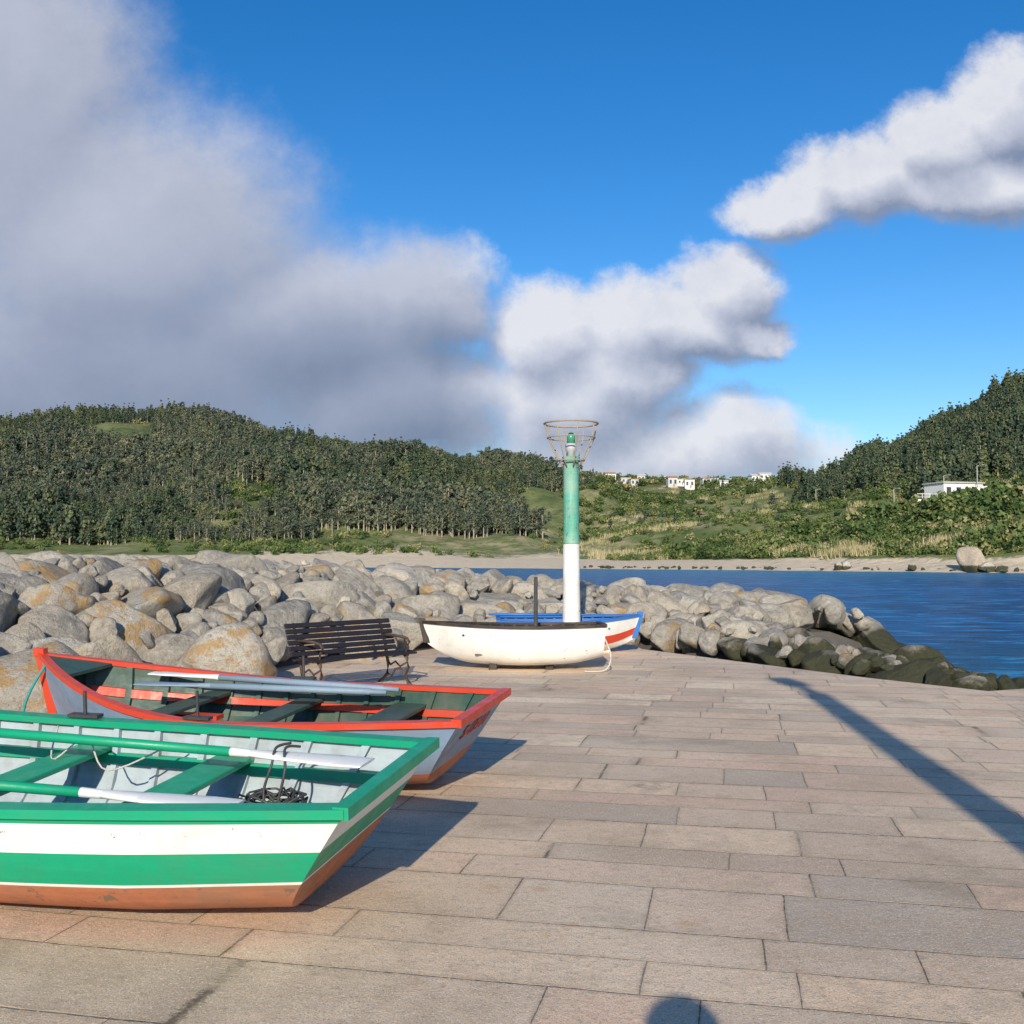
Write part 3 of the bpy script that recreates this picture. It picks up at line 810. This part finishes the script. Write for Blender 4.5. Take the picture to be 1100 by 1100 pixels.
def oar(e,p0,p1,m_sh,m_bl,bl=.75,name='oar',r=.024,bw=.075):
    p0=Vector(p0);p1=Vector(p1);L=(p1-p0).length;dr=(p1-p0).normalized()
    mb=MB(); q=p0+dr*(L-bl)
    mb.tube([p0,p0+dr*.12,p0+dr*.13,p0+dr*L*.3,q],[r*.75,r*.75,r*1.05,r*1.1,r],10)
    mb.obj(name+'_shaft',[m_sh],e,True)
    mb=MB(); side=dr.cross(Vector((0,0,1))).normalized(); up=side.cross(dr)
    prof_=[(0,r,r),(.15,r*1.2,r*.8),(.4,bw*.7,.014),(.8,bw,.01),(1,bw*.9,.007)]
    rings=[]
    for f,a,b_ in prof_:
        c=q+dr*bl*f
        rings.append([c+side*a*math.cos(w)+up*b_*math.sin(w) for w in [2*math.pi*k/10 for k in range(10)]])
    for A,B_ in zip(rings[:-1],rings[1:]):
        mb.add(A+B_,[(k,(k+1)%10,10+(k+1)%10,10+k) for k in range(10)])
    mb.add(rings[-1],[tuple(range(10))])
    mb.obj(name+'_blade',[m_bl],e,True)
def pin(e,p,m,h=.16):
    mb=MB(); mb.tube([Vector(p)+Vector((0,0,-.02)),Vector(p)+Vector((0,0,h))],.011,8); mb.box((p[0],p[1],p[2]+.018),(.2,.06,.018)); mb.obj('thole_pin',[m],e)
m_green=paint('green_paint',(.006,.32,.165),.38,.22,9,dirt=(.10,.22,.14))
m_dgreen=paint('dark_green_paint',(.035,.085,.065),.45,.35,9)
m_white=paint('white_paint',(.78,.77,.73),.4,.2,9,dirt=(.48,.43,.36),chip=.15)
m_lgrey=paint('pale_blue_grey_paint',(.40,.47,.51),.5,.35,9)
m_rust=paint('antifouling_red',(.44,.155,.075),.6,.5,7,chip=.7)
m_blueg=paint('blue_grey_paint',(.20,.28,.39),.4,.3,8,chip=.15)
m_red=paint('red_orange_paint',(.62,.06,.025),.35,.25,9)
m_dark=paint('dark_brown_paint',(.03,.02,.016),.5,.3,9)
m_blue=paint('blue_paint',(.03,.16,.48),.4,.3,9)
m_oarg=paint('oar_blue_grey',(.22,.30,.38),.5,.2,9)
m_iron=paint('iron',(.05,.05,.052),.5,.3,12)
m_rope=paint('rope',(.55,.52,.45),.9,.3,40)
m_teal=paint('teal_rope',(.03,.30,.28),.8,.3,40)
gb,Pg=build_boat('rowing_boat',(-.88,4.86,.045),165.5,-4.5,4.4,.80,.70,.55,.30,.03,.37,.25,
  [(.37,m_rust),(.395,m_white),(.66,m_green),(.90,m_white),(1.0,m_green)],m_lgrey,m_green,m_green,m_lgrey,[(.20,.22),(.40,.22),(.62,.24)],gw=.075,nrib=15,riser=m_green)
oar(gb,(2.6,-.34,.59),(-.16,-.18,.565),m_green,m_white,.75,bw=.095)
oar(gb,(2.9,.40,.56),(.24,.34,.50),m_green,m_white,.78,'second_oar',bw=.09)
pin(gb,Pg(.42,1,-1)+Vector((0,.03,.012)),m_iron); pin(gb,Pg(.42,1,1)+Vector((0,-.03,.012)),m_iron)
def coil(c,r,n,h,m,e,rad=.006,name='rope',seed=1,zs=.02):
    rg=random.Random(seed); mb=MB(); pts=[]
    for i in range(n*14):
        a=i/14*2*math.pi; rr=r*(1+.25*math.sin(a*.37+seed)+rg.uniform(-.08,.08))
        pts.append((c[0]+math.cos(a)*rr*1.3,c[1]+math.sin(a)*rr,c[2]+h*i/(n*14)+rg.uniform(0,zs)))
    mb.tube(pts,rad,5); return mb.obj(name,[m],e,True)
coil((.30,-.08,.30),.11,12,.07,m_iron,gb,.006,'dark_net',3,.07)
coil((.30,-.08,.27),.08,10,.05,m_iron,gb,.006,'dark_net',9,.05)
mb=MB(); mb.box((.30,-.08,.23),(.40,.34,.10)); bevel(mb.obj('net_box',[m_lgrey],gb),.02)
def cord(pts,r,m,e,name='cord'):
    pts=[Vector(p) for p in pts]; out_=[]
    for i in range(len(pts)-1):
        a=pts[max(0,i-1)];b=pts[i];c=pts[i+1];d_=pts[min(len(pts)-1,i+2)]
        for k in range(6):
            s=k/6
            out_.append(.5*((2*b)+(-a+c)*s+(2*a-5*b+4*c-d_)*s*s+(-a+3*b-3*c+d_)*s**3))
    out_.append(pts[-1]); mb=MB(); mb.tube(out_,r,6); return mb.obj(name,[m],e,True)
cord([(.30,-.30,.61),(.34,-.22,.605),(.33,-.15,.54),(.36,-.12,.42),(.33,-.08,.34)],.007,m_iron,gb,'lashing')
cord([(.24,-.28,.60),(.28,-.20,.61),(.25,-.13,.52),(.28,-.10,.36)],.007,m_iron,gb,'lashing')
cord([(1.9,-.6,.56),(1.8,-.42,.42),(1.6,-.45,.54),(1.4,-.35,.40),(1.1,-.5,.52)],.005,m_rope,gb,'line')
bb,Pb=build_boat('rowing_boat',(-.49,7.30,.04),163,-4,3.28,.76,.70,.50,.30,.04,.33,.14,
  [(.24,m_rust),(.26,m_red),(1.0,m_blueg)],m_dgreen,m_red,m_dgreen,m_dgreen,[(.17,.26),(.42,.2),(.66,.2)],gw=.05,riser=m_red)
oar(bb,(.55,-.30,.54),(2.5,.02,.60),m_oarg,m_oarg,.6)
oar(bb,(.5,-.42,.54),(2.6,-.30,.62),m_oarg,m_white,.6,'second_oar')
mb=MB(); mb.box((1.2,.0,.30),(1.2,.12,.03)); mb.box((2.2,-.1,.34),(.7,.1,.03)); mb.obj('red_stretcher',[m_red],bb)
pin(bb,Pb(.45,1,1)+Vector((0,-.02,.012)),m_iron,.2); pin(bb,Pb(.45,1,-1)+Vector((0,.02,.012)),m_iron,.2)
tcu=bpy.data.curves.new('registration_number','FONT'); tcu.body='5-13111'; tcu.size=.16; tcu.extrude=.003; tcu.offset=.002; tcu.align_x='CENTER'
to_=bpy.data.objects.new('registration_number',tcu); COL.objects.link(to_); tcu.materials.append(m_red)
a=Pb(0,.6,1);b_=Pb(0,.9,1)
xax=Vector((0,-1,0)); yax=Vector((b_.x-a.x,0,b_.z-a.z)).normalized(); zax=xax.cross(yax)
mid=Vector((Pb(0,.62,1).x,-.05,Pb(0,.62,1).z))+zax*.008
M=Matrix((xax,yax,zax)).transposed().to_4x4(); M.translation=mid
to_.parent=bb; to_.matrix_local=M
cord([Pb(.98,.9,1),Pb(.98,.9,1)+Vector((.12,.1,-.3)),Pb(.98,.9,1)+Vector((.1,.2,-.72))],.012,m_teal,bb,'mooring_rope')
wb,Pw=build_boat('rowing_boat',(1.30,15.1,.05),181,1,2.55,.62,.72,.57,.06,.02,.03,.07,
  [(.1,m_white),(1.0,m_white)],m_dark,m_dark,m_dark,m_dark,[(.2,.2),(.5,.2),(.75,.2)],gw=.06,riser=False,rk=.12)
mb=MB(); mb.tube([(.95,0,.1),(.95,0,.65),(.95,0,1.28)],[.035,.03,.028],8); mb.obj('mast_stub',[m_iron],wb)
cord([(-.03,.3,.4),(-.1,.45,.15),(0,.6,-.03),(.3,.7,-.04)],.012,m_rope,wb,'rope')
b4,P4=build_boat('rowing_boat',(-.20,17.55,.04),2,3,2.3,.60,.75,.52,.08,.02,.05,.1,
  [(.22,m_white),(.50,m_red),(1.0,m_white)],m_blue,m_blue,m_blue,m_blue,[(.2,.3),(.5,.2),(.75,.2)],gw=.09)
oar(b4,(-.2,.1,.60),(1.8,.0,.60),m_blue,m_blue,.6)

# ---------------------------------------------------------------- beacon post
m_pw=paint('beacon_white',(.74,.72,.68),.5,.35,5,dirt=(.5,.42,.32),chip=.35)
m_pg=paint('beacon_green',(.10,.38,.28),.55,.9,5,dirt=(.42,.48,.40),chip=.7)
m_ringm=paint('rusty_rail',(.36,.30,.22),.6,.4,8)
e=empty('harbour_light_beacon',(.99,17.1,0))
mb=MB(); mb.tube([(0,0,-.05),(0,0,.12),(0,0,.14),(0,0,.6),(0,0,1.2),(0,0,1.84)],[.24,.24,.165,.15,.14,.135],24); mb.obj('white_base',[m_pw],e,True)
mb=MB(); mb.tube([(0,0,1.84),(0,0,1.86),(0,0,2.5),(0,0,3.18),(0,0,3.22),(0,0,3.25),(0,0,3.30)],[.137,.134,.13,.128,.128,.15,.15],24); mb.obj('green_column',[m_pg],e,True)
mb=MB(); mb.tube([(0,0,3.3),(0,0,3.38),(0,0,3.40),(0,0,3.52),(0,0,3.53)],[.07,.06,.09,.09,.05],16); mb.obj('lantern_base',[m_gal],e,True)
m_lens=paint('green_lens',(.05,.30,.18),.15,.1,5)
mb=MB(); mb.tube([(0,0,3.53),(0,0,3.64),(0,0,3.69),(0,0,3.72)],[.065,.07,.05,.02],16); mb.obj('lantern',[m_lens],e,True)
mb=MB()
def ring(r,z,rad):
    mb.tube([(math.cos(a)*r,math.sin(a)*r,z) for a in [2*math.pi*k/36 for k in range(36)]],rad,6,closed=True)
ring(.45,3.86,.017); ring(.40,3.62,.012); ring(.22,3.24,.014)
for k in range(8):
    a=2*math.pi*k/8+.2
    mb.tube([(math.cos(a)*.14,math.sin(a)*.14,3.12),(math.cos(a)*.22,math.sin(a)*.22,3.24),(math.cos(a)*.40,math.sin(a)*.40,3.62),(math.cos(a)*.45,math.sin(a)*.45,3.86)],.011,6)
mb.obj('cage',[m_ringm],e,True)

# ---------------------------------------------------------------- bench
m_slat=paint('bench_slat_paint',(.020,.017,.024),.6,.2,10,dirt=(.06,.04,.03),spec=.25)
e=empty('park_bench',(-1.95,12.7,0),(0,0,R(47)))
e.scale=(.93,.93,.95)
mb=MB(); Lb=1.75
seatp=[(-.24,.425),(-.15,.44),(-.06,.44),(.03,.43),(.12,.415)]
for y,z in seatp: mb.box((0,y,z),(Lb,.072,.03))
bevel(mb.obj('seat',[m_slat],e),.008)
mb=MB()
for i in range(6):
    z=.48+i*.070; y=.175+i*.030
    M=Matrix.Translation((0,y,z))@Matrix.Rotation(R(-23),4,'X')
    mb.box((0,0,0),(Lb,.026,.062),0,M)
bevel(mb.obj('backrest',[m_slat],e),.008)
m_cast=paint('cast_iron_brown',(.075,.045,.035),.5,.4,12)
for k,xx in enumerate((-.72,.72)):
    mb=MB()
    mb.tube([(xx,-.33,0),(xx,-.27,.03),(xx,-.22,.12),(xx,-.27,.24),(xx,-.24,.36),(xx,-.18,.41)],[.028,.024,.02,.022,.024,.022],8)
    mb.tube([(xx,.34,0),(xx,.28,.03),(xx,.17,.13),(xx,.15,.26),(xx,.19,.40),(xx,.22,.53),(xx,.36,.86)],[.028,.024,.02,.022,.024,.022,.018],8)
    mb.tube([(xx,-.26,.405),(xx,-.1,.415),(xx,.1,.395),(xx,.2,.41)],.022,8)
    mb.tube([(xx,-.22,.13),(xx,-.1,.22),(xx,.0,.2),(xx,.08,.1),(xx,.17,.13)],.016,6)
    mb.tube([(xx,-.23,.30),(xx,-.1,.24),(xx,0,.3),(xx,.1,.25),(xx,.16,.3)],.013,6)
    mb.tube([(xx,.26,.64),(xx,.1,.65),(xx,-.1,.64),(xx,-.24,.62),(xx,-.29,.57),(xx,-.25,.52),(xx,-.22,.47),(xx,-.25,.41)],[.02]*4+[.019]*4,8)
    mb.obj('cast_iron_frame_%d'%(k+1),[m_cast],e,True)

# ---------------------------------------------------------------- photographer (behind the camera; casts the head shadow)
pe=empty('person',(.20,-.26,0)); pe.scale=(1,1,1.02)
def skin(name,pts,edges,mat,parent):
    me=bpy.data.meshes.new(name); me.from_pydata([q[:3] for q in pts],edges,[])
    o=bpy.data.objects.new(name,me); link(o,parent); me.materials.append(mat)
    sk=o.modifiers.new('s','SKIN'); 
    for i,q in enumerate(pts):
        me.skin_vertices[0].data[i].radius=(q[3],q[4] if len(q)>4 else q[3])
    me.skin_vertices[0].data[0].use_root=True
    o.modifiers.new('sub','SUBSURF').levels=2; o.modifiers['sub'].render_levels=2
    return o
m_cloth=paint('navy_cloth',(.04,.05,.09),.9,.2,10); m_skin=paint('skin',(.5,.32,.24),.6,.05,10); m_hair=paint('hair',(.05,.03,.02),.7,.2,30)
pts=[(0,0,.95,.15,.12),(0,0,1.15,.14,.11),(0,0,1.38,.17,.11),(0,0,1.47,.06),(0,.02,1.56,.055),
 (.19,0,1.40,.06),(.27,.0,1.18,.045),(.10,.12,1.36,.035),(-.19,0,1.40,.06),(-.38,.0,1.18,.045),(-.26,.12,1.38,.035),
 (.10,0,.90,.09),(.12,.0,.50,.06),(.13,-.02,.09,.045),(.14,.12,.04,.04),(-.10,0,.90,.09),(-.12,.0,.50,.06),(-.13,-.02,.09,.045),(-.14,.12,.04,.04)]
edges=[(0,1),(1,2),(2,3),(3,4),(2,5),(5,6),(6,7),(2,8),(8,9),(9,10),(0,11),(11,12),(12,13),(13,14),(0,15),(15,16),(16,17),(17,18)]
skin('clothed_body',pts,edges,m_cloth,pe)
mb=MB()
V=ico_v*np.array([.078,.098,.118])
V[:,0]*=1-.25*np.clip(-V[:,2]/.118,0,1); V+=np.array([0,.03,1.655])
mb.add([tuple(x) for x in V],[tuple(int(i) for i in f) for f in ico_f]); mb.box((0,.135,1.645),(.022,.03,.04)); 
for sx_ in(-1,1): mb.tube([(sx_*.078,.02,1.62),(sx_*.09,.02,1.65),(sx_*.08,.02,1.68)],.012,6)
mb.obj('head',[m_skin],pe,True)
V=ico_v*np.array([.135,.13,.125]); V[:,0]*=1+.15*np.clip(-V[:,2]/.125,0,1); V+=np.array([0,-.01,1.665]); mb=MB(); mb.add([tuple(x) for x in V],[tuple(int(i) for i in f) for f in ico_f]); mb.obj('hair',[m_hair],pe,True)
for sx_,hx in((1,.10),(-1,-.26)):
    mb=MB(); z0=1.36 if sx_>0 else 1.38
    mb.tube([(hx,.12,z0),(hx-sx_*.01,.15,z0+.05),(hx-sx_*.015,.165,z0+.09)],[.028,.036,.034],8)
    for k in range(4):
        x=hx-sx_*.01+(k-1.5)*.02
        mb.tube([(x,.165,z0+.08),(x,.18,z0+.12),(x-sx_*.01,.175,z0+.15-.006*abs(k-1))],[.009,.0085,.007],6)
    mb.tube([(hx-sx_*.03,.15,z0+.04),(hx-sx_*.055,.165,z0+.07),(hx-sx_*.06,.17,z0+.1)],[.011,.01,.008],6)
    mb.obj('hand',[m_skin],pe,True)
